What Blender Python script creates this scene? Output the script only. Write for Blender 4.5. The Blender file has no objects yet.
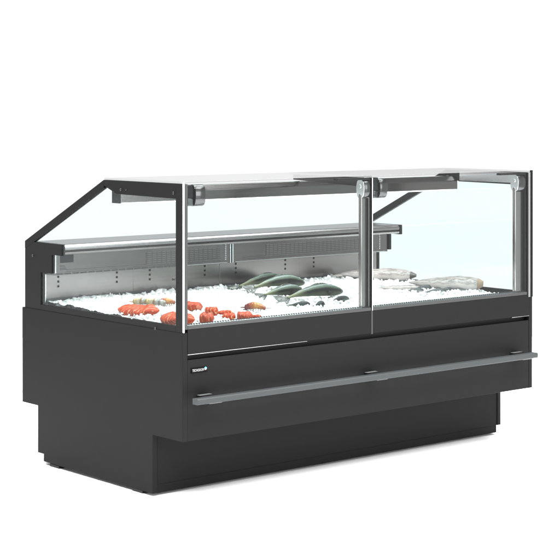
import bpy, bmesh, math, random
from mathutils import Vector, Matrix, noise
random.seed(7)
S = bpy.context.scene
COL = S.collection
R_ = math.radians

# ------------------------------------------------------------------ camera
cam_d = bpy.data.cameras.new('camera')
cam = bpy.data.objects.new('camera', cam_d); COL.objects.link(cam)
cam_d.sensor_width = 36; cam_d.lens = 108.174
cam_d.shift_y = -0.29586
cam_d.clip_start = .05; cam_d.clip_end = 500
cam.location = (-3.85373, -5.14272, 1.48413)
cam.rotation_euler = (R_(90), 0, R_(-40.16384))
S.camera = cam

# ------------------------------------------------------------------ studio surround (world), lamps, exposure
W = bpy.data.worlds.new('World'); S.world = W; W.use_nodes = True
nt = W.node_tree; nt.nodes.clear()
def wn(t, **k):
    n = nt.nodes.new(t)
    for a, b in k.items(): setattr(n, a, b)
    return n
out = wn('ShaderNodeOutputWorld'); bg = wn('ShaderNodeBackground')
tc = wn('ShaderNodeTexCoord'); sep = wn('ShaderNodeSeparateXYZ')
nt.links.new(tc.outputs['Generated'], sep.inputs[0])
up = wn('ShaderNodeMapRange', interpolation_type='SMOOTHSTEP')          # white horizon band, overhead made darker for the steel to mirror
up.inputs[1].default_value = .12; up.inputs[2].default_value = .55
up.inputs[3].default_value = 1.12; up.inputs[4].default_value = .34
nt.links.new(sep.outputs['Z'], up.inputs[0])
dot = wn('ShaderNodeVectorMath', operation='DOT_PRODUCT'); dot.inputs[1].default_value = (-.645, -.764, 0)
nt.links.new(tc.outputs['Generated'], dot.inputs[0])
frm = wn('ShaderNodeMapRange', interpolation_type='SMOOTHSTEP')         # dark side added behind the camera so the steel mirrors darker
frm.inputs[1].default_value = .0; frm.inputs[2].default_value = .8
frm.inputs[3].default_value = 1.0; frm.inputs[4].default_value = .16
nt.links.new(dot.outputs['Value'], frm.inputs[0])
mul = wn('ShaderNodeMath', operation='MULTIPLY')
hi = wn('ShaderNodeMapRange', interpolation_type='SMOOTHSTEP'); hi.inputs[1].default_value = .10; hi.inputs[2].default_value = .32
nt.links.new(sep.outputs['Z'], hi.inputs[0])
mixf = wn('ShaderNodeMix'); mixf.inputs[2].default_value = .75                # pale low band added on that dark side to lighten the floor
nt.links.new(hi.outputs[0], mixf.inputs[0]); nt.links.new(frm.outputs[0], mixf.inputs[3])
mx2 = wn('ShaderNodeMath', operation='MAXIMUM'); nt.links.new(mixf.outputs[0], mx2.inputs[0]); nt.links.new(frm.outputs[0], mx2.inputs[1])
nt.links.new(up.outputs[0], mul.inputs[0]); nt.links.new(mx2.outputs[0], mul.inputs[1])
bg.inputs[0].default_value = (1, 1, 1, 1)
nt.links.new(mul.outputs[0], bg.inputs[1]); nt.links.new(bg.outputs[0], out.inputs[0])

def area(name, loc, target, size, size_y, power):
    d = bpy.data.lights.new(name, 'AREA'); d.shape = 'RECTANGLE'; d.size = size; d.size_y = size_y; d.energy = power
    o = bpy.data.objects.new(name, d); COL.objects.link(o); o.location = loc
    o.rotation_euler = (Vector(target) - Vector(loc)).to_track_quat('-Z', 'Y').to_euler()
    return o
area('fill_lamp_overhead', (.3, -.9, 5.0), (.3, -.9, 0), 9, 8, 2500)  # unseen lamps added to light the counter and whiten the floor
area('fill_lamp_front', (1.6, -6.2, 1.7), (1.2, 0, 0), 6, 2.5, 300)
area('fill_lamp_side', (-6.0, .4, 2.2), (0, .6, .1), 4, 2.5, 80)

S.view_settings.view_transform = 'Standard'; S.view_settings.look = 'None'
S.view_settings.exposure = 0; S.view_settings.gamma = 1
S.render.engine = 'CYCLES'
S.cycles.use_denoising = True
S.cycles.max_bounces = 14; S.cycles.transparent_max_bounces = 40; S.cycles.glossy_bounces = 6
S.cycles.caustics_reflective = False; S.cycles.caustics_refractive = False

# ------------------------------------------------------------------ materials
def new_mat(name):
    m = bpy.data.materials.new(name); m.use_nodes = True
    t = m.node_tree; b = t.nodes['Principled BSDF']
    return m, t, b
def N(t, typ, **k):
    n = t.nodes.new(typ)
    for a, b in k.items(): setattr(n, a, b)
    return n
def noise_bump(t, b, scale, strength, dist=.001, stretch=None, detail=4):
    tcn = N(t, 'ShaderNodeTexCoord'); nz = N(t, 'ShaderNodeTexNoise'); nz.inputs['Scale'].default_value = scale
    nz.inputs['Detail'].default_value = detail
    if stretch:
        mp = N(t, 'ShaderNodeMapping'); mp.inputs['Scale'].default_value = stretch
        t.links.new(tcn.outputs['Object'], mp.inputs[0]); t.links.new(mp.outputs[0], nz.inputs['Vector'])
    else: t.links.new(tcn.outputs['Object'], nz.inputs['Vector'])
    bp = N(t, 'ShaderNodeBump'); bp.inputs['Strength'].default_value = strength; bp.inputs['Distance'].default_value = dist
    t.links.new(nz.outputs[0], bp.inputs['Height']); t.links.new(bp.outputs[0], b.inputs['Normal'])
    return nz
def plain(name, col, rough=.5, metal=0, spec=.5, bump=None):
    m, t, b = new_mat(name)
    b.inputs['Base Color'].default_value = (*col, 1); b.inputs['Roughness'].default_value = rough
    b.inputs['Metallic'].default_value = metal; b.inputs['Specular IOR Level'].default_value = spec
    if bump: noise_bump(t, b, *bump)
    return m
def steel(name, col, rough, stretch, bump=.12, warm=1.0):
    m, t, b = new_mat(name)
    b.inputs['Metallic'].default_value = 1
    nz = noise_bump(t, b, 60, bump*.12, .0004, stretch, 2)
    cr = N(t, 'ShaderNodeValToRGB')
    cr.color_ramp.elements[0].position = .3; cr.color_ramp.elements[0].color = (col*.88, col*(.88-.04*warm), col*(.88-.05*warm), 1)
    cr.color_ramp.elements[1].position = .7; cr.color_ramp.elements[1].color = (col*1.1, col*(1.1-.05*warm), col*(1.1-.06*warm), 1)
    t.links.new(nz.outputs[0], cr.inputs[0]); t.links.new(cr.outputs[0], b.inputs['Base Color'])
    rr = N(t, 'ShaderNodeMapRange'); rr.inputs[3].default_value = rough*.8; rr.inputs[4].default_value = rough*1.2
    t.links.new(nz.outputs[0], rr.inputs[0]); t.links.new(rr.outputs[0], b.inputs['Roughness'])
    return m
def glass(name, tint, refl=1.0):
    m, t, b = new_mat(name); t.nodes.remove(b)
    tr = N(t, 'ShaderNodeBsdfTransparent'); tr.inputs[0].default_value = (*tint, 1)
    gl = N(t, 'ShaderNodeBsdfGlossy'); gl.inputs['Roughness'].default_value = .01
    gl.inputs['Color'].default_value = (refl, refl, refl, 1)
    fr = N(t, 'ShaderNodeFresnel'); fr.inputs['IOR'].default_value = 1.45
    geo = N(t, 'ShaderNodeNewGeometry')
    mm = N(t, 'ShaderNodeMath', operation='MULTIPLY')                    # outer faces mirror; the inner face of the slab only tints
    inv = N(t, 'ShaderNodeMath', operation='SUBTRACT'); inv.inputs[0].default_value = 1
    t.links.new(geo.outputs['Backfacing'], inv.inputs[1])
    t.links.new(fr.outputs[0], mm.inputs[0]); t.links.new(inv.outputs[0], mm.inputs[1])
    mx = N(t, 'ShaderNodeMixShader')
    t.links.new(mm.outputs[0], mx.inputs[0]); t.links.new(tr.outputs[0], mx.inputs[1]); t.links.new(gl.outputs[0], mx.inputs[2])
    t.links.new(mx.outputs[0], t.nodes['Material Output'].inputs[0])
    return m

M = {}
M['panel'] = plain('powder_coated_grey', (.0078, .0078, .0079), .55, 0, .07, (900, .10, .0004))
M['frame'] = plain('frame_grey', (.0080, .0080, .0081), .5, 0, .08, (900, .08, .0004))
M['gap'] = plain('shadow_gap_black', (.005, .005, .005), .6, 0, .2)
M['rubber'] = plain('black_rubber', (.012, .012, .012), .7, 0, .3)
M['liner'] = plain('tray_liner', (.03, .03, .031), .5)
M['alu'] = plain('anodised_aluminium', (.75, .75, .76), .25, 1)
M['silver'] = plain('silver_edge', (.13, .13, .13), .4)
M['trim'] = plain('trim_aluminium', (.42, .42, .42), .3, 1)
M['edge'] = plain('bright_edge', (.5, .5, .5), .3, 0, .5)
M['rail'] = plain('bumper_grey', (.036, .040, .040), .45, 0, .12, (700, .06, .0003))
M['clip'] = plain('clip_grey', (.09, .094, .094), .4)
M['railgrey'] = plain('glass_rail_grey', (.035, .036, .036), .45, 0, .2)
M['plate'] = plain('logo_black', (.002, .002, .002), .5, 0, .05)
M['white'] = plain('logo_white', (.22, .22, .22), .5)
M['teal'] = plain('logo_teal', (.07, .26, .27), .5)
M['label'] = plain('label_grey', (.022, .022, .023), .5, 0, .15)
M['slot'] = plain('slot_dark', (.008, .008, .008), .6, 0, .1)
M['slotmid'] = plain('slot_grey', (.035, .034, .034), .6)
M['steel_h'] = steel('brushed_steel_long', .25, .26, (.03, 1, 12), .12, 1.6)
M['steel_v'] = steel('brushed_steel_upright', .29, .20, (12, 6, .03), .10, 2.8)
M['steel_c'] = steel('canopy_steel', .14, .18, (.03, 8, 8), .08, 2.4)
M['steel_u'] = steel('return_air_steel', .155, .24, (.04, 1, 10), .10, 2.0)
M['steel_t'] = steel('worktop_steel', .165, .3, (.03, 6, 1), .12, 1.8)
M['steel_w'] = steel('wall_steel', .29, .24, (.04, 1, 10), .10, 2.0)
M['chrome'] = plain('polished_steel', (.085, .08, .08), .18, 1)
M['front_glass'] = glass('front_glass', (.918, .968, .968))
M['side_glass'] = glass('side_glass', (.918, .968, .968))
M['clear_glass'] = glass('clear_side_glass', (.985, .995, .995))
M['top_glass'] = glass('top_glass', (.83, .835, .835), .80)
M['top_glass_dimmed'] = glass('top_glass_dimmed', (.80, .805, .805), .68)  # same glass; the dimmer light off the right pane is put into its tint

def led():
    m, t, b = new_mat('led_strip')
    b.inputs['Emission Color'].default_value = (1, .98, .95, 1); b.inputs['Emission Strength'].default_value = 2
    return m
M['led'] = led()

# ------------------------------------------------------------------ mesh helpers
class MB:
    """collects faces of one part"""
    def __init__(s): s.bm = bmesh.new(); s.mats = []
    def mi(s, mat):
        if mat not in s.mats: s.mats.append(mat)
        return s.mats.index(mat)
    def box(s, x0, x1, y0, y1, z0, z1, mat, bev=0, seg=2):
        r = bmesh.ops.create_cube(s.bm, size=1)
        for v in r['verts']:
            v.co = Vector(((x0+x1)/2 + v.co.x*(x1-x0), (y0+y1)/2 + v.co.y*(y1-y0), (z0+z1)/2 + v.co.z*(z1-z0)))
        fs = list({f for v in r['verts'] for f in v.link_faces})
        k = s.mi(mat)
        for f in fs: f.material_index = k
        if bev:
            es = list({e for v in r['verts'] for e in v.link_edges})
            g = bmesh.ops.bevel(s.bm, geom=es, offset=bev, segments=seg, affect='EDGES', profile=.5)
            for f in g['faces']: f.material_index = k; f.smooth = True
        return s
    def prism(s, pts, x0, x1, mat, bev=0, smooth=False, plane='yz'):
        """extrude a polygon along x (plane yz)"""
        k = s.mi(mat)
        a = [s.bm.verts.new((x0, p[0], p[1])) for p in pts]
        b = [s.bm.verts.new((x1, p[0], p[1])) for p in pts]
        n = len(pts); fs = [s.bm.faces.new(a), s.bm.faces.new(b[::-1])]
        for i in range(n):
            f = s.bm.faces.new((a[i], b[i], b[(i+1) % n], a[(i+1) % n])); fs.append(f); f.smooth = smooth
        for f in fs: f.material_index = k
        bmesh.ops.recalc_face_normals(s.bm, faces=fs)
        if bev:
            es = list({e for f in fs for e in f.edges})
            g = bmesh.ops.bevel(s.bm, geom=es, offset=bev, segments=2, affect='EDGES', profile=.5)
            for f in g['faces']: f.material_index = k; f.smooth = True
        return s
    def cyl(s, c, r, h, axis, mat, seg=28, bev=0, r2=None):
        k = s.mi(mat)
        g = bmesh.ops.create_cone(s.bm, cap_ends=True, cap_tris=False, segments=seg, radius1=r, radius2=r if r2 is None else r2, depth=h)
        q = {'x': Matrix.Rotation(R_(90), 4, 'Y'), 'y': Matrix.Rotation(R_(90), 4, 'X'), 'z': Matrix.Identity(4)}[axis]
        bmesh.ops.transform(s.bm, matrix=Matrix.Translation(c) @ q, verts=g['verts'])
        fs = list({f for v in g['verts'] for f in v.link_faces})
        for f in fs: f.material_index = k; f.smooth = len(f.verts) == 4
        if bev:
            es = [e for e in {e for v in g['verts'] for e in v.link_edges} if any(len(f.verts) > 4 for f in e.link_faces)]
            gg = bmesh.ops.bevel(s.bm, geom=es, offset=bev, segments=2, affect='EDGES', profile=.5)
            for f in gg['faces']: f.material_index = k; f.smooth = True
        return s
    def build(s, name, parent=None, origin=(0, 0, 0)):
        me = bpy.data.meshes.new(name)
        o = Vector(origin)
        if o.length: bmesh.ops.translate(s.bm, vec=-o, verts=s.bm.verts)
        s.bm.to_mesh(me); s.bm.free()
        for m in s.mats: me.materials.append(m)
        ob = bpy.data.objects.new(name, me); COL.objects.link(ob)
        if parent: ob.parent = parent
        return ob
ROOT = Vector((1.0, .58, 0))
def thing(name, loc, label, cat, group=None):
    o = bpy.data.objects.new(name, None); COL.objects.link(o); o.location = loc
    o.empty_display_size = .1; o['label'] = label; o['category'] = cat
    if group: o['group'] = group
    return o
def tag(o, label, cat, group=None):
    o['label'] = label; o['category'] = cat
    if group: o['group'] = group
    return o

# ------------------------------------------------------------------ setting: white studio floor
fl = MB()
flm, ft, fb = new_mat('white_floor')
fb.inputs['Base Color'].default_value = (.95, .95, .95, 1); fb.inputs['Roughness'].default_value = .8
fb.inputs['Specular IOR Level'].default_value = .1
fl.cyl((1, .5, -.058), 4.2, .1, 'z', flm, 96)
floor = fl.build('floor'); floor['kind'] = 'structure'

# ------------------------------------------------------------------ the counter
counter = thing('fish_counter', ROOT, 'long dark grey refrigerated fish display counter with steel framed glass canopy', 'display counter')
def P(mb, name, parent=counter): 
    return mb.build(name, parent, ROOT)
L = 2.0; D = 1.157; ZB = .2335; ZT = .6487

# two T-shaped end panels
PROF = [(0, ZB), (.194, ZB), (.194, .004), (.985, .006), (.985, .037), (1.032, .037), (1.032, ZB+.004), (D, ZB+.004), (D, ZT), (0, ZT)]
PROF_R = [(0, ZB), (.194, ZB), (.194, .036), (1.032, .036), (1.032, ZB+.004), (D, ZB+.004), (D, ZT), (0, ZT)]
for x0, x1, PROF in ((0, .024, PROF), (L-.024, L-.002, PROF_R)):
    P(MB().prism(PROF, x0, x1, M['panel'], .0018), 'side_panel')
# plinth
m = MB()
m.box(.0265, L-.0245, .198, .208, .036, .30, M['panel'], .001)
m.box(.0265, L-.0245, .2085, 1.02, .037, .27, M['gap'])
P(m, 'plinth')
P(MB().box(.0265, L-.025, .200, .214, .002, .0355, M['panel'], .001).box(L-.042, L-.026, .2145, .98, .002, .0355, M['panel'], .001), 'kickboard')
for x in (.06, L-.09):
    for y in (.30, .905):
        f_ = MB().cyl((x, y, -.001), .032, .0135, 'z', M['rubber'], 20, .002).cyl((x, y, .025), .012, .03, 'z', M['alu'], 12)
        P(f_, 'levelling_foot')
for y in (.30, .905):
    P(MB().box(.002, .05, y-.035, y+.035, -.0075, .0035, M['rubber'], .001), 'foot_pad')

# lower front panel, shadow gap, fascias
P(MB().box(.0245, L-.0245, .0015, .024, ZB, .5435, M['panel'], .0015), 'lower_front_panel')
P(MB().box(.0245, L-.0245, .030, .05, .535, .66, M['gap']), 'recess_strip')
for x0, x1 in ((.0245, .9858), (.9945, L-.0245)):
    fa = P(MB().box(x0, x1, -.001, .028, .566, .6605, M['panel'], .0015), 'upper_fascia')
    P(MB().box(*((x0, .63) if x0 < .5 else (1.86, x1)), -.0016, .0275, .5634, .5652, M['trim'], .0005), 'edge_trim_highlight', fa)  # trim cut short: the highlight's fade along the edge is put into its length
P(MB().box(.9862, .9941, -.0025, .026, .5632, .6615, M['railgrey'], .0008), 'joint_strip')
P(MB().box(.026, L-.026, .05, 1.1, .30, .60, M['gap']), 'insulated_tub')
P(MB().box(.026, L-.026, .05, 1.1, .602, .628, M['liner']), 'ice_tray')

# logo plate with lettering
bp_ = P(MB().box(.041, .119, -.0015, .0013, .492, .5125, M['plate'], .0006), 'logo_plate')
cu = bpy.data.curves.new('t', 'FONT'); cu.body = 'TECNODOM'; cu.size = .0125; cu.extrude = .0004; cu.offset = .0003
to = bpy.data.objects.new('t', cu); COL.objects.link(to)
bpy.context.view_layer.update()
me = bpy.data.meshes.new_from_object(to.evaluated_get(bpy.context.evaluated_depsgraph_get()))
bpy.data.objects.remove(to)
xs = [v.co.x for v in me.vertices]; sc_ = .056/(max(xs)-min(xs))
for v in me.vertices:
    x, y, z = v.co; v.co = Vector((.0455 + (x-min(xs))*sc_, -.0022 - z, .4975 + y*1.05)) - ROOT
me.materials.clear(); me.materials.append(M['white'])
lt = bpy.data.objects.new('lettering', me); COL.objects.link(lt); lt.parent = bp_
em = MB()
for k in range(6):
    a = k*math.pi/3 + math.pi/2; top = math.sin(a) > -.2
    c = Vector((.1095 + .0042*math.cos(a), -.0022, .5055 + .0042*math.sin(a)))
    em.cyl(c, .0026, .001, 'y', M['teal'] if top else M['white'], 10)
em.cyl((.1095, -.0024, .5055), .0026, .001, 'y', M['white'], 10)
em.build('emblem', bp_, ROOT)

# bumper rail and brackets
br = MB()
prof = [(-.055, .3845), (-.084, .3845), (-.088, .3885), (-.088, .4035), (-.084, .4075), (-.055, .4075)]
br.prism(prof, .006, 1.938, M['rail'], .0012)
bumper = P(br, 'bumper_rail')
for xc in (.100, .978, 1.880):
    b_ = MB()
    b_.box(xc-.03, xc+.03, -.054, .0012, .388, .4055, M['panel'], .001)
    b_.box(xc-.034, xc+.026, -.022, -.004, .4062, .4080, M['clip'], .0006)
    b_.box(xc-.022, xc+.038, -.070, -.030, .3795, .3826, M['clip'], .001)
    P(b_, 'bracket', bumper)

# glass frames at both ends
OUT = [(.0, .6488), (.0, 1.2185), (.531, 1.2185), (1.139, .936), (1.139, .6488)]
def frame(x0, x1):
    m = MB(); k = M['frame']
    m.prism([(.006, .6490), (.006, 1.2183), (.046, 1.2183), (.046, .6490)], x0, x1, k, .001)          # front post
    m.prism([(.0465, 1.2183), (.535, 1.2183), (.535, 1.196), (.445, 1.164), (.0465, 1.160)], x0, x1, k, .001)   # deep top plate
    m.prism([(.5355, 1.2183), (1.139, .9365), (1.139, .904), (1.079, .931), (.5355, 1.184)], x0, x1, k, .001)   # sloping strut
    m.prism([(1.1385, .9035), (1.1385, .6490), (1.013, .6490), (1.013, .809), (.927, .809), (.927, .889), (.849, .889), (.849, .936), (1.0685, .936), (1.0785, .9312)][::-1], x0+.0005, x1-.0005, k, .001)
    m.prism([(.0465, .6490), (.0465, .672), (1.0125, .672), (1.0125, .6490)], x0, x1, k, .001)         # sill
    return m
for x0, x1, sx in ((.002, .020, -1), (L-.020, L-.002, 1)):
    fr = P(frame(x0, x1), 'glass_frame')
    xo = x0 if sx < 0 else x1
    for y, z, r in ((1.074, .877, .0062), (.413, 1.183, .0062), (.060, 1.182, .0062), (.060, .850, .0062), (.375, 1.1825, .003)):
        MB().cyl((xo + sx*.001, y, z), r, .004, 'x', M['chrome'], 16, .001).build('screw', fr, ROOT)
    s_ = MB().cyl((xo + sx*.001 + (.001 if sx > 0 else 0), .178, .651), .006, .004, 'x', M['chrome'], 16, .001)
    s_.build('screw', fr, ROOT)
    P(MB().prism([(.0468, .6725), (1.012, .6725), (1.012, .8085), (.9265, .8085), (.9265, .8885), (.8485, .8885), (.8485, .9365), (1.066, .9365), (.5352, 1.1835), (.534, 1.1953), (.445, 1.1637), (.0468, 1.1597)], x0+.006, x0+.012, M['side_glass' if sx < 0 else 'clear_glass']), 'side_glass')
P(MB().box(L-.0216, L-.0204, .0475, .44, 1.168, 1.216, M['alu']), 'plate_liner')
P(MB().box(L-.0216, L-.0204, .008, .045, .674, 1.216, M['steel_v']), 'post_liner')
# bright polished front edges of the end frames
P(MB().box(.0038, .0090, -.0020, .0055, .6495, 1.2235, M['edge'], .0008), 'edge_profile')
P(MB().box(L-.0298, L-.0170, -.0025, .0055, .6495, 1.2185, M['silver'], .0008), 'edge_profile')
P(MB().box(L-.0125, L-.002, -.0035, .0055, .6495, 1.2285, M['frame'], .0008), 'edge_profile')

# front panes
for x0, x1 in ((.0245, .9852), (.9952, L-.031)):
    fg = P(MB().box(x0, x1, .001, .009, .6745, 1.2165, M['front_glass']), 'front_glass')
    MB().box(x0, x1, -.0012, .016, .6612, .6742, M['railgrey'], .001).build('glass_rail', fg, ROOT)
P(MB().box(.0105, .0240, -.0015, .012, .6615, 1.2175, M['railgrey'], .0008), 'glass_border')
P(MB().box(.9864, .9900, -.002, .012, .6620, 1.2180, M['frame'], .0006), 'glass_border')
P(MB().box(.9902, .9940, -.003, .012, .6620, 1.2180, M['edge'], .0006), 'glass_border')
P(MB().box(L-.0405, L-.0300, -.0015, .012, .6615, 1.2175, M['frame'], .0008), 'glass_border')
# toothed air grille just behind the front rail
g_ = MB(); g_.box(.026, L-.026, .018, .024, .640, .6755, M['alu'], .0008)
for i in range(150):
    x = .032 + i*(L-.064)/149
    g_.box(x-.0028, x+.0028, .0178, .0242, .6757, .6795, M['railgrey'])
P(g_, 'air_grille')

# steel posts
for xa, xb in ((.946, 1.004), (L-.098, L-.030)):
    P(MB().box(xa, xb, .018, .036, .640, 1.15, M['steel_v'], .004, 3), 'post')
# hinges
def hinge(xa, xb, cap):
    pf = []
    for i in range(26):
        a = 2*math.pi*i/26
        ca, sa = math.cos(a), math.sin(a)
        pf.append((.028 + .026*math.copysign(abs(ca)**.8, ca), 1.172 + .042*math.copysign(abs(sa)**.8, sa)))
    m = MB(); m.prism(pf, xa, xb, M['chrome'], .0015, True)
    h = P(m, 'hinge')
    if cap:
        c = MB()
        pc = [(.028 + (p[0]-.028)*.92, 1.172 + (p[1]-1.172)*.95) for p in pf]
        c.prism(pc, xa-.005, xa-.0005, M['alu'], .0012, True)
        c.cyl((xa-.006, .028, 1.182), .008, .003, 'x', M['alu'], 18, .001)
        c.build('hinge_cap', h, ROOT)
    return h
for xa, xb in ((.066, .114), (1.042, 1.084)): hinge(xa, xb, False)
for xa, xb in ((.954, 1.003), (L-.088, L-.030)): hinge(xa, xb, True)
for xa, xb in ((.030, .064), (1.009, 1.040)):
    b_ = MB(); b_.box(xa, xb-.004, .011, .052, 1.163, 1.212, M['frame'], .003)
    b_.box(xa+.004, xb-.002, .012, .048, 1.132, 1.1625, M['chrome'], .004)
    b_.cyl((xb-.002, .006, 1.203), .006, .008, 'x', M['chrome'], 12, .001)
    P(b_, 'hinge_bracket')

# top panes
for x0, x1 in ((.004, .9885), (.9915, L-.004)):
    P(MB().box(x0, x1, -.002, .534, 1.2188, 1.2268, M['top_glass' if x0 < .5 else 'top_glass_dimmed'], .0008), 'top_glass')
for x0, x1 in ((.80, 1.03), (L-.21, L-.03)):
    P(MB().box(x0, x1, .004, .03, 1.2095, 1.2180, M['frame'], .0006), 'glass_clamp')
# centre roof arm
P(MB().prism([(.053, 1.2184), (.053, 1.176), (.12, 1.181), (.50, 1.196), (.50, 1.2184)], .984, .996, M['chrome'], .001), 'roof_arm')

# lamp canopy at the back of the roof
cn = MB()
cn.prism([(.453, 1.127), (.453, 1.168), (.462, 1.19), (.502, 1.19), (.502, 1.127)], .0215, L-.0215, M['steel_c'], .002)
can = P(cn, 'lamp_canopy')
MB().box(.06, L-.06, .458, .492, 1.1225, 1.1265, M['led']).build('led_strip', can, ROOT)
for x in (.0207,):
    MB().prism([(.451, 1.125), (.451, 1.192), (.504, 1.192), (.504, 1.125)], x, x+.008, M['frame'], .001).build('end_cap', can, ROOT)

# back worktop
wt = MB()
nose = [(1.10, .9355), (.868, .9355)]
for i in range(7):
    a = math.pi/2 + i*math.pi/6/1.0*.5
    nose.append((.866 + .016*math.cos(a), .9195 + .016*math.sin(a)))
nose += [(.850, .9125), (.856, .909), (.856, .906), (.850, .903), (.851, .895), (.858, .8935), (1.10, .8935)]
wt.prism(nose, .0215, L-.0215, M['steel_h'], 0, False)
wt.box(.0225, L-.0225, .872, 1.099, .9356, .9362, M['steel_t'])
work = P(wt, 'worktop')
MB().box(.0215, L-.0215, .8535, .858, .9066, .9085, M['slot']).build('groove', work, ROOT)
# upper return-air panels
def perf():
    m, t, b = new_mat('perforated_steel')
    b.inputs['Metallic'].default_value = 1; b.inputs['Roughness'].default_value = .4
    tcn = N(t, 'ShaderNodeTexCoord'); mp = N(t, 'ShaderNodeMapping')
    mp.inputs['Rotation'].default_value = (R_(90), 0, 0)
    bk = N(t, 'ShaderNodeTexBrick', offset=0.0)
    bk.inputs['Scale'].default_value = 1; bk.inputs['Brick Width'].default_value = .026; bk.inputs['Row Height'].default_value = .0085
    bk.inputs['Mortar Size'].default_value = .003; bk.inputs['Mortar Smooth'].default_value = .3
    bk.inputs['Color1'].default_value = (.165, .15, .145, 1); bk.inputs['Color2'].default_value = (.165, .15, .145, 1)
    bk.inputs['Mortar'].default_value = (.085, .08, .078, 1)
    t.links.new(tcn.outputs['Object'], mp.inputs[0]); t.links.new(mp.outputs[0], bk.inputs['Vector'])
    t.links.new(bk.outputs['Color'], b.inputs['Base Color'])
    return m
M['perf'] = perf()
for x0, x1, g0, g1 in ((.0215, .978, .50, .915), (.986, L-.0215, 1.19, 1.80)):
    u = MB()
    u.box(x0, x1, .935, 1.05, .7995, .8930, M['steel_u'], .001)
    u.box(x1-.006 if x0 < .5 else x0, x1 if x0 < .5 else x0+.006, .931, .9345, .7995, .8925, M['alu'], .0008)
    up_ = P(u, 'upper_back_panel')
    MB().box(g0, g1, .9335, .9346, .820, .873, M['perf']).build('air_grid', up_, ROOT)
    lo = MB()
    n = 30
    for k in range(2):
        lo.box(x0+.06, x1-.06, .9338, .9347, .8125+k*.0035*2, .8140+k*.0035*2, M['slotmid'])
    x = x0 + .012
    while x < x1 - .04:
        if x < .70: lo.box(x, x+.030, .9338, .9347, .8022, .8068, M['slotmid'])
        x += .0405
    if x0 > .5: lo.box(x0+.02, x1-.02, .9338, .9347, .8015, .8032, M['edge'])
    else: lo.box(.72, x1-.02, .9338, .9347, .8015, .8032, M['edge'])
    lo.build('louvre', up_, ROOT)
    tt = MB()
    xx = x1-.035 if x0 < .5 else x1-.06
    for k in range(9): tt.box(xx, xx+.008, .9325, .9347, .815+k*.0085, .8195+k*.0085, M['edge'])
    tt.build('shelf_slots', up_, ROOT)
    if x0 < .5:
        MB().box(.052, .118, .9325, .9347, .851, .884, M['label'], .0008).build('rating_plate', up_, ROOT)
        w2 = MB()
        for k in range(4): w2.box(.05, .085-.004*k, .9338, .9347, .821+k*.006, .8235+k*.006, M['slotmid'])
        w2.build('printed_lines', up_, ROOT)
P(MB().box(.0215, .027, .928, .9345, .8095, .8930, M['alu'], .0008), 'panel_flange')
P(MB().box(.0215, .027, 1.006, 1.0145, .66, .8085, M['alu'], .0008), 'panel_flange')
# lower back panels with bracket holes
HO = {0: (.093, .398), 1: (.577, .889), 2: (1.072, 1.376), 3: (1.558, 1.86)}
for k, (x0, x1) in enumerate(((.0275, .4860), (.4866, .9755), (.9765, 1.4655), (1.4661, L-.0215))):
    w = MB()
    w.box(x0, x1, 1.015, 1.04, .640, .8085, M['steel_w'], .0005)
    for x in HO[k]:
        for z in (.784, .7635, .743): w.box(x-.0045, x+.0045, 1.0138, 1.0149, z-.0045, z+.0045, M['slot'])
    P(w, 'lower_back_panel')
P(MB().box(.9757, .9763, 1.0132, 1.0149, .64, .808, M['edge']), 'panel_joint')
P(MB().box(.03, L-.024, 1.003, 1.0145, .630, .6935, M['liner'], .002), 'wall_foot_strip')  # dark strip along the foot of the back wall

# ------------------------------------------------------------------ crushed ice (nobody could count it)
def ice_z(x, y):
    z = .664 + .024*(y-.05)/.95
    n = noise.noise(Vector((x*5, y*5, 1.3)))*.009 + noise.noise(Vector((x*17, y*17, 4.1)))*.006
    e = min(1, max(0, (1.975-x)/.10)); e = e*e*(3-2*e)
    return z + n - (1-e)*.03
def ice_mat():
    m, t, b = new_mat('crushed_ice')
    b.inputs['Base Color'].default_value = (.56, .555, .55, 1); b.inputs['Roughness'].default_value = .22
    b.inputs['Subsurface Weight'].default_value = .25; b.inputs['Subsurface Radius'].default_value = (.01, .012, .014)
    b.inputs['Subsurface Scale'].default_value = .5
    noise_bump(t, b, 90, .6, .004)
    return m
M['ice'] = ice_mat()
nx, ny = 300, 130
IV = []; IF = []; smooth_from = 0
for j in range(ny+1):
    for i in range(nx+1):
        x = .0275 + (1.9465)*i/nx; y = .027 + .972*j/ny
        v = Vector((x*48, y*48, 0))
        d = noise.cell_vector(v).x*.005 + noise.turbulence(v*.9, 3, True)*.006
        IV.append((x, y, ice_z(x, y) + d - .006))
for j in range(ny):
    for i in range(nx):
        k = j*(nx+1)+i; IF.append((k, k+1, k+nx+2, k+nx+1))
TPL = []
for q in range(40):                                                  # angular shards: hulls of random points
    tb = bmesh.new()
    for k in range(random.randint(9, 15)):
        v = Vector((random.gauss(0, 1), random.gauss(0, 1), random.gauss(0, 1))).normalized()*random.uniform(.75, 1.1); tb.verts.new(v)
    h = bmesh.ops.convex_hull(tb, input=tb.verts)
    bmesh.ops.delete(tb, geom=[v for v in tb.verts if not v.link_faces], context='VERTS')
    tb.verts.index_update()
    TPL.append(([v.co.copy() for v in tb.verts], [tuple(v.index for v in f.verts) for f in tb.faces])); tb.free()
n_bed = len(IF)
def chunk(c, r):
    sx, sy, sz = (random.uniform(.7, 1.2) for _ in range(3))
    q = Matrix.Rotation(random.uniform(0, 6.28), 3, Vector((random.gauss(0, 1), random.gauss(0, 1), random.gauss(0, 1))).normalized())
    TV, TF = random.choice(TPL)
    o = len(IV); c = Vector(c)
    for v in TV:
        p = c + q @ Vector((v.x*sx*r, v.y*sy*r, v.z*sz*r)); IV.append((p.x, p.y, p.z))
    IF.extend(tuple(o+i for i in f) for f in TF)
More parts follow.
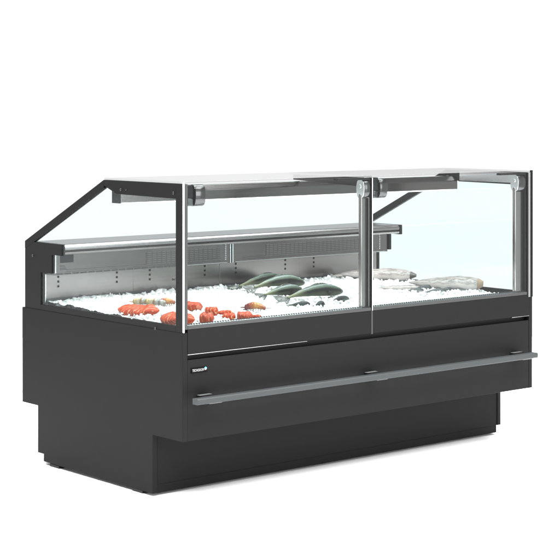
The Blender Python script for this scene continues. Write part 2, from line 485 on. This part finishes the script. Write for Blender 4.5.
for i in range(5200):
    x = random.uniform(.04, 1.955); y = random.uniform(.036, .985)
    r = random.choice((.005, .006, .007, .009, .012, .015))
    if x > 1.87: r *= .7
    chunk((x, y, ice_z(x, y) + r*random.uniform(-.85, .1)), r)
for i in range(2300):                                                # bigger lumps standing proud of the bed
    x = random.uniform(.05, 1.88); y = random.uniform(.06, .97); r = random.uniform(.011, .024)
    chunk((x, y, ice_z(x, y) + r*random.uniform(-.75, -.15)), r)
for x0, y0, x1, y1, n in ((.90, .64, 1.16, .67, 60), (.86, .48, 1.06, .52, 60), (.90, .33, 1.22, .37, 110), (.76, .20, 1.10, .24, 110), (.85, .60, .95, .80, 60),
                          (1.50, .22, 1.80, .16, 150), (1.45, .36, 1.72, .30, 120), (1.72, .72, 1.84, .56, 40), (.03, .36, .14, .16, 60), (.18, .14, .42, .02, 90), (.04, .44, .13, .30, 25)):
    for q in range(n):                                               # loose shards heaped against the seafood
        k = random.random(); r = random.choice((.005, .006, .008, .010))
        x = x0 + (x1-x0)*k + random.gauss(0, .012); y = max(.04, y0 + (y1-y0)*k + random.gauss(0, .014))
        chunk((x, y, ice_z(x, y) + random.uniform(0, .010)), r)
me = bpy.data.meshes.new('crushed_ice'); me.from_pydata(IV, [], IF); me.update(); me.materials.append(M['ice'])
me.polygons.foreach_set('use_smooth', [k < n_bed for k in range(len(IF))])
ice = bpy.data.objects.new('crushed_ice', me); COL.objects.link(ice); ice['kind'] = 'stuff'
tag(ice, 'bed of crushed white ice filling the counter well under the seafood', 'crushed ice')

# ------------------------------------------------------------------ seafood
def attr(me, name, vals):
    a = me.attributes.new(name, 'FLOAT', 'POINT')
    for i, v in enumerate(vals): a.data[i].value = v
def finish(name, verts, faces, mat, parent=None, attrs=None, smooth=True, sub=0):
    me = bpy.data.meshes.new(name); me.from_pydata(verts, [], faces); me.update()
    for p in me.polygons: p.use_smooth = smooth
    for k, v in (attrs or {}).items(): attr(me, k, v)
    me.materials.append(mat)
    o = bpy.data.objects.new(name, me); COL.objects.link(o)
    if parent: o.parent = parent
    if sub:
        s = o.modifiers.new('s', 'SUBSURF'); s.levels = s.render_levels = sub
    return o
def ramp(t, pts, interp='LINEAR'):
    r = N(t, 'ShaderNodeValToRGB'); cr = r.color_ramp; cr.interpolation = interp
    while len(cr.elements) < len(pts): cr.elements.new(.5)
    for e, (p, c) in zip(cr.elements, pts): e.position = p; e.color = (*c, 1)
    return r
def fish_mat(name, pts, mott=.25, rough=.3):
    """colour by height on the flank (attribute 'flank': 0 belly, 1 back) broken up by scales and mottling"""
    m, t, b = new_mat(name)
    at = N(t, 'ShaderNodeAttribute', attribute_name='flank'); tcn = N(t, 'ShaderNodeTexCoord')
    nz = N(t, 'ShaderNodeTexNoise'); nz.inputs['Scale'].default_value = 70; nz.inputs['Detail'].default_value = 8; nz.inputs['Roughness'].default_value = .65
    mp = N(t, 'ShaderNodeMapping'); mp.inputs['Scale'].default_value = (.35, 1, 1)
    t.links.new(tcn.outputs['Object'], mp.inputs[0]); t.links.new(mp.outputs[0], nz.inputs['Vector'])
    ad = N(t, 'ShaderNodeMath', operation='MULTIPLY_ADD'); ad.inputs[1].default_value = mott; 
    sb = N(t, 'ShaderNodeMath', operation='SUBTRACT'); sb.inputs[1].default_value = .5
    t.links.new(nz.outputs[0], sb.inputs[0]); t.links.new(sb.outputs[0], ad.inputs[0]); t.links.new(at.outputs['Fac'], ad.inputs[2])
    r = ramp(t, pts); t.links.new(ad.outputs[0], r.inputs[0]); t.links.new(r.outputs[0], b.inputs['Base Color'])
    vo = N(t, 'ShaderNodeTexVoronoi'); vo.inputs['Scale'].default_value = 230
    t.links.new(tcn.outputs['Object'], vo.inputs['Vector'])
    bp = N(t, 'ShaderNodeBump'); bp.inputs['Strength'].default_value = .08; bp.inputs['Distance'].default_value = .0005
    t.links.new(vo.outputs['Distance'], bp.inputs['Height']); t.links.new(bp.outputs[0], b.inputs['Normal'])
    b.inputs['Roughness'].default_value = rough; b.inputs['Specular IOR Level'].default_value = .2
    if 'green' in name:                                              # paler yellow-green towards the tail root
        a2 = N(t, 'ShaderNodeAttribute', attribute_name='along')
        r3 = ramp(t, [(0, (.75, .75, .75)), (.10, (.62, .62, .62)), (.30, (0, 0, 0))]); t.links.new(a2.outputs['Fac'], r3.inputs[0])
        mx = N(t, 'ShaderNodeMix', data_type='RGBA'); mx.inputs[7].default_value = (.15, .155, .085, 1)
        t.links.new(r3.outputs[0], mx.inputs[0]); t.links.new(r.outputs[0], mx.inputs[6]); t.links.new(mx.outputs[2], b.inputs['Base Color'])
    return m
M['green_fish'] = fish_mat('green_skin_painted_shade', [(0, (.070, .080, .040)), (.22, (.036, .050, .024)), (.38, (.019, .028, .013)), (.48, (.006, .009, .004)), (.56, (.0015, .002, .0012)), (.70, (.003, .0045, .0025)), (.77, (.030, .043, .027)), (.90, (.050, .070, .050)), (.95, (.15, .18, .17)), (1, (.032, .045, .034))], .30, .42)  # overhead light painted in: shaded dark flank band, lit back, highlight on the ridge
M['fin_dark'] = plain('dark_fin', (.012, .014, .012), .45, 0, .2)
M['dark_skin'] = plain('dark_skin', (.03, .024, .02), .35, 0, .5, (80, .6, .002))
def fin_mat():
    m, t, b = new_mat('mottled_fin')
    tcn = N(t, 'ShaderNodeTexCoord'); nz = N(t, 'ShaderNodeTexNoise'); nz.inputs['Scale'].default_value = 70; nz.inputs['Detail'].default_value = 5
    t.links.new(tcn.outputs['Object'], nz.inputs['Vector'])
    r = ramp(t, [(.38, (.010, .011, .010)), (.52, (.035, .038, .033)), (.66, (.15, .16, .13))]); t.links.new(nz.outputs[0], r.inputs[0])
    t.links.new(r.outputs[0], b.inputs['Base Color']); b.inputs['Roughness'].default_value = .35
    return m
M['tail_grey'] = fin_mat()
M['eye'] = plain('fish_eye', (.01, .01, .01), .08)
M['sardine'] = fish_mat('sardine_skin', [(0, (.30, .29, .28)), (.4, (.16, .16, .155)), (.6, (.05, .05, .05)), (1, (.03, .031, .031))], .4, .25)
M['dark_fish'] = fish_mat('dark_small_fish_skin', [(0, (.09, .10, .075)), (.4, (.035, .042, .032)), (.65, (.010, .012, .011)), (1, (.02, .022, .021))], .4, .3)
M['pale_fish'] = fish_mat('pale_fish_skin', [(0, (.26, .24, .235)), (.38, (.35, .315, .30)), (.60, (.32, .275, .26)), (.72, (.17, .145, .135)), (.80, (.30, .275, .265)), (.92, (.085, .066, .056)), (1, (.22, .195, .185))], .8, .35)
M['brown_skin'] = fish_mat('brown_fish_skin', [(0, (.20, .14, .10)), (.5, (.28, .21, .17)), (.8, (.10, .065, .045)), (1, (.07, .045, .03))], .5, .4)
def fish(name, tail, head, hgt, wid, arch, mat, label, cat, group, roll=0, fin=True, zoff=0.0, dark_mouth=True, finmat=None):
    """whole fish from tail root to snout, back up, local x along the body"""
    a = Vector((*tail, 0)); b = Vector((*head, 0)); d = b-a; ln = d.length; ang = math.atan2(d.y, d.x)
    c = (a+b)/2; zc = ice_z(c.x, c.y)
    root = thing(name, (c.x, c.y, zc + zoff), label, cat, group); root.rotation_euler = (roll, 0, ang)
    prof = [(0, .20), (.06, .22), (.14, .36), (.25, .58), (.38, .80), (.52, .96), (.64, 1.0), (.76, .95), (.86, .80), (.93, .60), (.98, .36), (1.0, .16)]
    ns = 28; V = []; Fc = []; fl_ = []; al_ = []
    def at(s):
        for (p, q), (p2, q2) in zip(prof, prof[1:]):
            if p <= s <= p2:
                k = (s-p)/(p2-p); k = k*k*(3-2*k)*.4 + k*.6
                return q+(q2-q)*k
        return prof[-1][1]
    nr = 44
    for i in range(nr+1):
        s = i/nr; h = at(s)*hgt; w = at(s)**1.1*wid*(1 if s < .8 else 1.02)
        zc_ = arch*math.sin(math.pi*min(1, s*.96+.02)) + hgt*.42
        for k in range(ns):
            t = 2*math.pi*k/ns; cy, sz = math.cos(t), math.sin(t)
            V.append(((s-.5)*ln, cy*w/2*(1-.18*max(0, sz)**3), zc_ + sz*h/2))
            fl_.append(.5 + .5*sz); al_.append(s)
    for i in range(nr):
        for k in range(ns):
            Fc.append((i*ns+k, (i+1)*ns+k, (i+1)*ns+(k+1) % ns, i*ns+(k+1) % ns))
    Fc.append(tuple(range(ns))[::1]); Fc.append(tuple(nr*ns+k for k in range(ns))[::-1])
    finish('body', V, Fc, mat, root, {'flank': fl_, 'along': al_})
    fm = finmat or M['tail_grey']
    # tail fin: ribbed fan twisted flat towards the ice, with thickness
    z0 = hgt*.42; V = []; Fc = []
    n = 12; tw = R_(62); ph = random.uniform(0, 9)
    for sgn in (-1, 1):
        for i in range(n+1):
            u = i/n*2-1
            rad = ln*(.15+.07*abs(u)+.02*noise.noise(Vector((u*4, ph, 0)))); th = u*.8
            ey = rad*math.sin(th)*.8; ex = rad*math.cos(th)
            V.append((-.5*ln+.012, u*hgt*.10*math.sin(tw), z0 + u*hgt*.10*math.cos(tw) + sgn*.002))
            V.append((-.5*ln - ex, ey*math.sin(tw) + sgn*.0008, z0 - hgt*.22 + ey*math.cos(tw) + (i % 2)*.0025 + sgn*.0006))
    o_ = 2*(n+1)
    for i in range(n):
        q = 2*i; Fc += [(q, q+1, q+3, q+2), (o_+q, o_+q+2, o_+q+3, o_+q+1), (q+1, o_+q+1, o_+q+3, q+3)]
    finish('tail_fin', V, Fc, fm, root, None, False)
    if fin:
        V = []; Fc = []                                            # low spiny dorsal fin lying along the ridge
        n = 16
        for i in range(n+1):
            s = .40 + .34*i/n; base = arch*math.sin(math.pi*min(1, s*.96+.02)) + hgt*.42 + at(s)*hgt/2 - .003
            tip = base + .007*math.sin(math.pi*i/n)**.5*(1 if i % 2 else .72)+.002
            for sg in (-1, 1): V += [((s-.5)*ln, sg*.0016, base), ((s-.5)*ln - .006, sg*.0005, tip)]
        for i in range(n):
            q = 4*i; Fc += [(q, q+1, q+5, q+4), (q+2, q+6, q+7, q+3), (q+1, q+3, q+7, q+5)]
        finish('dorsal_fin', V, Fc, fm, root)
        for sg in (-1, 1):
            V = []; Fc = []
            for e in (0, 1):
                for i in range(7):
                    th = -.5 + i/6*1.0; r = .045
                    V.append(((.24)*ln - r*math.cos(th), sg*(wid*.47 + .006 + e*.0015), arch*.6 + hgt*.36 + r*math.sin(th)*.45))
                V.append((.25*ln, sg*(wid*.47 + e*.0015), arch*.6 + hgt*.38))
            for i in range(6): Fc += [(i, i+1, 7), (8+i+1, 8+i, 15)]
            for i in range(6): Fc.append((i, 8+i, 9+i, i+1))
            finish('pectoral_fin', V, Fc, M['fin_dark'], root)
        for sg in (-1, 1):
            e = MB(); s = .925
            bmesh.ops.create_uvsphere(e.bm, u_segments=12, v_segments=8, radius=.0052)
            zz = arch*math.sin(math.pi*min(1, s*.96+.02)) + hgt*.46
            bmesh.ops.translate(e.bm, vec=((s-.5)*ln, sg*at(s)*wid*.44, zz), verts=e.bm.verts); e.mats.append(M['eye'])
            for f in e.bm.faces: f.smooth = True
            e.build('eye', root)
    return root
G1 = 'whole green fish on the ice'
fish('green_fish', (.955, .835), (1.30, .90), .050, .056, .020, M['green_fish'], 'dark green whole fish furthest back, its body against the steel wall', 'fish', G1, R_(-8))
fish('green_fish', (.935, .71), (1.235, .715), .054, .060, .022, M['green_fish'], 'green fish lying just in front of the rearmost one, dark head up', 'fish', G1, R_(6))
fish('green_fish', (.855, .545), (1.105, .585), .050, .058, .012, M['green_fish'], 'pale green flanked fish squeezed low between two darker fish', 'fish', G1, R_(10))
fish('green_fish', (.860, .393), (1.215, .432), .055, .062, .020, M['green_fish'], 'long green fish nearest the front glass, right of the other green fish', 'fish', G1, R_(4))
G2 = 'small dark fish half sunk in the ice'
fish('small_fish', (.765, .262), (.85, .232), .028, .024, .0, M['dark_fish'], 'small dark fish half buried in ice before the long green fish', 'fish', G2, 0, False, -.004)
fish('small_fish', (.850, .200), (.905, .204), .034, .028, .0, M['dark_fish'], 'stubby dark green fish poking from ice close to the front glass', 'fish', G2, 0, False, -.006)
fish('small_fish', (.975, .243), (1.14, .305), .030, .028, .006, M['dark_fish'], 'slim dark blue fish with pointed snout left of the centre post', 'fish', G2, 0, False, -.004)
G3 = 'grey mottled sardines on the ice'
for (x0, y0), (x1, y1), h, lab in (
    ((1.52, .33), (1.60, .30), .026, 'short grey mottled sardine at the left end of the small heap'),
    ((1.60, .36), (1.69, .33), .028, 'grey sardine lying behind the others in the small heap'),
    ((1.57, .26), (1.66, .215), .026, 'dark backed sardine at the front of the small heap'),
    ((1.66, .30), (1.75, .27), .027, 'grey sardine touching the large pale fillet'),
    ((1.70, .225), (1.79, .185), .026, 'grey sardine under the front edge of the large pale fillet'),
    ((1.645, .245), (1.72, .235), .024, 'smallest silver sardine in the middle of the heap')):
    fish('sardine', (x0, y0), (x1, y1), h, .022, .002, M['sardine'], lab, 'sardine', G3, random.uniform(-.4, .4), False, -.001)

def slab(name, a, b, hgt, wid, mat, label, cat, group=None, tilt=0, blunt=(.35, .8), zoff=0, end=None, bend=0, py=.75, pz=.8, wob=1, tl=.28):
    """a thick fillet: domed, tapered at both ends, resting on the ice"""
    A = Vector((*a, 0)); B = Vector((*b, 0)); d = B-A; ln = d.length; ang = math.atan2(d.y, d.x); c = (A+B)/2
    root = thing(name, (c.x, c.y, ice_z(c.x, c.y) + zoff), label, cat, group); root.rotation_euler = (tilt, 0, ang)
    nr, ns = 30, 24; V = []; Fc = []; fl_ = []; seed = random.uniform(0, 50)
    for i in range(nr+1):
        s = i/nr
        e0 = min(1, s/tl); e1 = min(1, (1-s)/.22)
        env = (blunt[0] + (1-blunt[0])*math.sin(e0*math.pi/2)) * (blunt[1] + (1-blunt[1])*math.sin(e1*math.pi/2))
        if i in (0, nr): env *= .72
        elif i in (1, nr-1): env *= .93
        for k in range(ns):
            t = 2*math.pi*k/ns; cy, sz = math.cos(t), math.sin(t)
            yy = math.copysign(abs(cy)**py, cy)*wid/2*env; zz = math.copysign(abs(sz)**pz, sz)*hgt/2*env
            nn = noise.noise(Vector((s*5+seed, t*.8, 2)))*.12 + noise.noise(Vector((s*16+seed, t*2, 7)))*.05
            nn *= wob
            V.append(((s-.5)*ln, yy*(1+nn) + bend*math.sin(math.pi*s), hgt*.40 + zz*(1+nn)))
            fl_.append(.5 + .5*sz)
    for i in range(nr):
        for k in range(ns): Fc.append((i*ns+k, (i+1)*ns+k, (i+1)*ns+(k+1) % ns, i*ns+(k+1) % ns))
    Fc.append(tuple(range(ns))); Fc.append(tuple(nr*ns+k for k in range(ns))[::-1])
    finish('flesh', V, Fc, mat, root, {'flank': fl_})
    if end:                                                        # brown skin left round the cut end
        V2 = []; F2 = []
        for i in range(nr-2, nr+1):
            for k in range(ns):
                v = V[i*ns+k]; V2.append((v[0]+(.0015 if i == nr else 0), v[1]*1.035, hgt*.40 + (v[2]-hgt*.40)*1.035))
        for i in range(2):
            for k in range(ns): F2.append((i*ns+k, (i+1)*ns+k, (i+1)*ns+(k+1) % ns, i*ns+(k+1) % ns))
        finish('skin', V2, F2, end, root)
    return root
def salmon_mat(name, c1, c2, scale, rot):
    m, t, b = new_mat(name)
    tcn = N(t, 'ShaderNodeTexCoord'); mp = N(t, 'ShaderNodeMapping'); mp.inputs['Rotation'].default_value = (0, R_(rot), R_(38))
    wv = N(t, 'ShaderNodeTexWave', wave_type='BANDS'); wv.inputs['Scale'].default_value = scale
    wv.inputs['Distortion'].default_value = 2.4; wv.inputs['Detail'].default_value = 2; wv.inputs['Detail Scale'].default_value = 1.6
    t.links.new(tcn.outputs['Object'], mp.inputs[0]); t.links.new(mp.outputs[0], wv.inputs['Vector'])
    r = ramp(t, [(0, c1), (.76, c1), (.93, c2), (1, c2)]); nb = N(t, 'ShaderNodeTexNoise'); nb.inputs['Scale'].default_value = 60; nb.inputs['Detail'].default_value = 3
    t.links.new(tcn.outputs['Object'], nb.inputs['Vector'])
    nr_ = N(t, 'ShaderNodeMapRange'); nr_.inputs[1].default_value = .35; nr_.inputs[2].default_value = .62; nr_.inputs[3].default_value = .78; nr_.inputs[4].default_value = 1.02
    t.links.new(nb.outputs[0], nr_.inputs[0])
    wm = N(t, 'ShaderNodeMath', operation='MULTIPLY'); t.links.new(wv.outputs['Fac'], wm.inputs[0]); t.links.new(nr_.outputs[0], wm.inputs[1])   # broken fat lines
    t.links.new(wm.outputs[0], r.inputs[0])
    nz = N(t, 'ShaderNodeTexNoise'); nz.inputs['Scale'].default_value = 35
    t.links.new(tcn.outputs['Object'], nz.inputs['Vector'])
    mx = N(t, 'ShaderNodeMix', data_type='RGBA', blend_type='MULTIPLY'); mx.inputs[0].default_value = .5
    t.links.new(r.outputs[0], mx.inputs[6])
    r2 = ramp(t, [(.3, (.55, .45, .42)), (.6, (1, 1, 1))]); t.links.new(nz.outputs[0], r2.inputs[0]); t.links.new(r2.outputs[0], mx.inputs[7])
    t.links.new(mx.outputs[2], b.inputs['Base Color'])
    b.inputs['Roughness'].default_value = .38; b.inputs['Specular IOR Level'].default_value = .12
    b.inputs['Subsurface Weight'].default_value = .0; b.inputs['Subsurface Radius'].default_value = (.01, .004, .002)
    bp = N(t, 'ShaderNodeBump'); bp.inputs['Strength'].default_value = .15; bp.inputs['Distance'].default_value = .001
    t.links.new(wv.outputs['Fac'], bp.inputs['Height']); t.links.new(bp.outputs[0], b.inputs['Normal'])
    return m
M['salmon'] = salmon_mat('salmon_flesh', (.30, .026, .003), (.46, .22, .12), 31, 35)
M['salmon_pink'] = salmon_mat('pink_salmon_flesh', (.29, .038, .014), (.38, .13, .08), 27, 25)
G4 = 'salmon pieces on the ice'
def salmon(a, b, hgt, wid, mat, label, tilt, blunt, bend=0, zoff=0):
    return slab('salmon_fillet', a, b, hgt, wid, mat, label, 'salmon', G4, R_(tilt), blunt, zoff, None, bend, .62, .62, 2.3)
salmon((.058, .510), (.140, .340), .036, .065, M['salmon'], 'orange salmon fillet with pale stripes under a pale prawn, beside the left glass', 24, (.15, .25), -.008, .008)
salmon((.045, .195), (.112, .065), .040, .065, M['salmon'], 'thick striped salmon fillet in the front left corner of the ice', 22, (.45, .15), -.006, .008)
salmon((.148, .085), (.190, .045), .038, .045, M['salmon_pink'], 'pink salmon piece in the corner behind the front glass', 16, (.8, .12), 0, .006)
salmon((.330, .44), (.378, .365), .032, .045, M['salmon_pink'], 'pink salmon chunk behind the front left post', 16, (.6, .3), .004, .006)
salmon((.288, .235), (.332, .202), .038, .042, M['salmon'], 'rounded deep orange salmon piece with a thin tail beside it', 18, (.55, .3), -.006, .006)
salmon((.340, .218), (.405, .200), .015, .026, M['salmon'], 'thin strip of orange salmon lying flat on ice', 6, (.4, .2), .004, .010)
salmon((.276, .108), (.322, .080), .026, .036, M['salmon'], 'small orange salmon piece touching a broad pink one', 14, (.15, .7), 0, .006)
salmon((.326, .074), (.378, .040), .036, .042, M['salmon_pink'], 'broad pink salmon piece close to the front rail', 14, (.8, .4), 0, .006)
salmon((.384, .052), (.425, .044), .014, .022, M['salmon'], 'little salmon sliver right of the broad pink piece', 6, (.5, .1), 0, .010)

G5 = 'pale fish on the right of the ice'
slab('pale_fish', (1.63, .90), (1.845, .60), .054, .09, M['pale_fish'], 'long pale fish behind the centre post with a dark rounded end', 'fish', G5, R_(6), (.25, .35), .004, M['dark_skin'], .012, .8, .85, 1.4, .6)
slab('pale_fish', (1.64, .44), (1.85, .170), .068, .10, M['pale_fish'], 'large pale fish with brown skin at its thick cut end near the right glass', 'fish', G5, R_(8), (.10, .45), .004, M['brown_skin'], -.010, .8, .85, 1.4, .75)
slab('pale_fish', (1.58, .905), (1.80, .885), .028, .06, M['pale_fish'], 'thin brownish fish at the foot of the steel back wall', 'fish', G5, 0, (.1, .3), 0, None, 0, .8, .9, 1.4, .6)
slab('pale_fish', (1.52, .52), (1.68, .36), .026, .05, M['pale_fish'], 'small flat pale fish between the two long pale ones', 'fish', G5, 0, (.1, .3), 0, None, .008, .8, .9, 1.6, .6)

def prawn_mat(name, pts):
    m, t, b = new_mat(name)
    at = N(t, 'ShaderNodeAttribute', attribute_name='along')
    r = ramp(t, pts); t.links.new(at.outputs['Fac'], r.inputs[0])
    tcn = N(t, 'ShaderNodeTexCoord'); nz = N(t, 'ShaderNodeTexNoise'); nz.inputs['Scale'].default_value = 130
    t.links.new(tcn.outputs['Object'], nz.inputs['Vector'])
    mx = N(t, 'ShaderNodeMix', data_type='RGBA', blend_type='MULTIPLY'); mx.inputs[0].default_value = .7
    r2 = ramp(t, [(.35, (.45, .4, .35)), (.6, (1, 1, 1))]); t.links.new(nz.outputs[0], r2.inputs[0])
    t.links.new(r.outputs[0], mx.inputs[6]); t.links.new(r2.outputs[0], mx.inputs[7]); t.links.new(mx.outputs[2], b.inputs['Base Color'])
    b.inputs['Roughness'].default_value = .3
    return m
M['prawn_red'] = prawn_mat('cooked_prawn_shell', [(0, (.08, .006, .006)), (.22, (.15, .012, .007)), (.4, (.30, .07, .008)), (.6, (.40, .20, .05)), (.8, (.32, .10, .015)), (1, (.18, .03, .008))])
M['prawn_pale'] = prawn_mat('pale_prawn_shell', [(0, (.22, .10, .02)), (.15, (.36, .28, .11)), (.32, (.40, .37, .26)), (.45, (.18, .085, .025)), (.58, (.30, .30, .27)), (.72, (.10, .095, .085)), (.86, (.36, .35, .30)), (1, (.16, .15, .14))])
M['feeler'] = plain('prawn_legs', (.16, .04, .012), .4)
def prawn(a, b, thick, curl, mat, label, zoff=0):
    """segmented tail curled on the ice, with tail fan, legs and feelers"""
    A = Vector((*a, 0)); B = Vector((*b, 0)); d = B-A; ln = d.length; ang = math.atan2(d.y, d.x); c = (A+B)/2
    root = thing('prawn', (c.x, c.y, ice_z(c.x, c.y) + zoff), label, 'prawn', 'prawns among the salmon'); root.rotation_euler = (0, 0, ang)
    nr, ns = 56, 18; V = []; Fc = []; al = []
    for i in range(nr+1):
        s = i/nr
        px = (s-.5)*ln; pz = thick*.5 + curl*math.sin(math.pi*s); 
        seg = abs(math.sin(s*7*math.pi))**.5
        r = thick/2*(.45 + .55*math.sin(math.pi*min(1, .18 + s*.78)))*(.86 + .14*seg)
        if i in (0, nr): r *= .4
        for k in range(ns):
            t = 2*math.pi*k/ns
            V.append((px, math.cos(t)*r*.85, pz + math.sin(t)*r)); al.append(s)
    for i in range(nr):
        for k in range(ns): Fc.append((i*ns+k, (i+1)*ns+k, (i+1)*ns+(k+1) % ns, i*ns+(k+1) % ns))
    Fc.append(tuple(range(ns))); Fc.append(tuple(nr*ns+k for k in range(ns))[::-1])
    finish('shell', V, Fc, mat, root, {'along': al})
    V = []; Fc = []; al = []
    for q in range(5):                                              # tail fan
        th = (q-2)*.38; o0 = len(V); dx, dy = -math.cos(th), math.sin(th)
        for (r, w) in ((0, .002), (.010, .004), (.018, .0035), (.022, .001)):
            for sg in (-1, 1):
                for e in (-1, 1): V.append((-.48*ln + dx*r - dy*w*sg, dy*r + dx*w*sg, thick*.42 + e*.0008 + r*.1)); al.append(.02)
        for i in range(3):
            k = o0+4*i
            Fc += [(k, k+4, k+6, k+2), (k+1, k+3, k+7, k+5), (k, k+1, k+5, k+4), (k+2, k+6, k+7, k+3)]
        Fc.append((o0+12, o0+13, o0+15, o0+14))
    finish('tail_fan', V, Fc, mat, root, {'along': al})
    lg = MB()
    for q in range(5):
        for sg in (-1, 1):
            x = (-.15 + q*.12)*ln
            lg.cyl((x + .002*sg, sg*thick*.34, thick*.16 + curl*.5), .0010, thick*.34, 'z', M['feeler'], 6, 0, .0004)
    lg.build('legs', root)
    an = MB()
    for sg in (-1, 1):
        an.cyl((.5*ln + .018, sg*.004, thick*.55), .0009, .04, 'x', M['feeler'], 6, 0, .0003)
    an.build('feelers', root)
    return root
prawn((.150, .535), (.185, .455), .030, .004, M['prawn_pale'], 'pale cream banded prawn on the left salmon fillet, left of its twin', .026)
prawn((.172, .480), (.212, .395), .030, .002, M['prawn_pale'], 'greyish banded prawn lying over the right half of the left salmon fillet', .026)
prawn((.335, .615), (.378, .555), .028, .006, M['prawn_red'], 'orange prawn with dark red tail set back beyond the left fillets', .004)
prawn((.525, .27), (.565, .185), .030, .010, M['prawn_red'], 'orange prawn curled up before the green fish tails', .004)
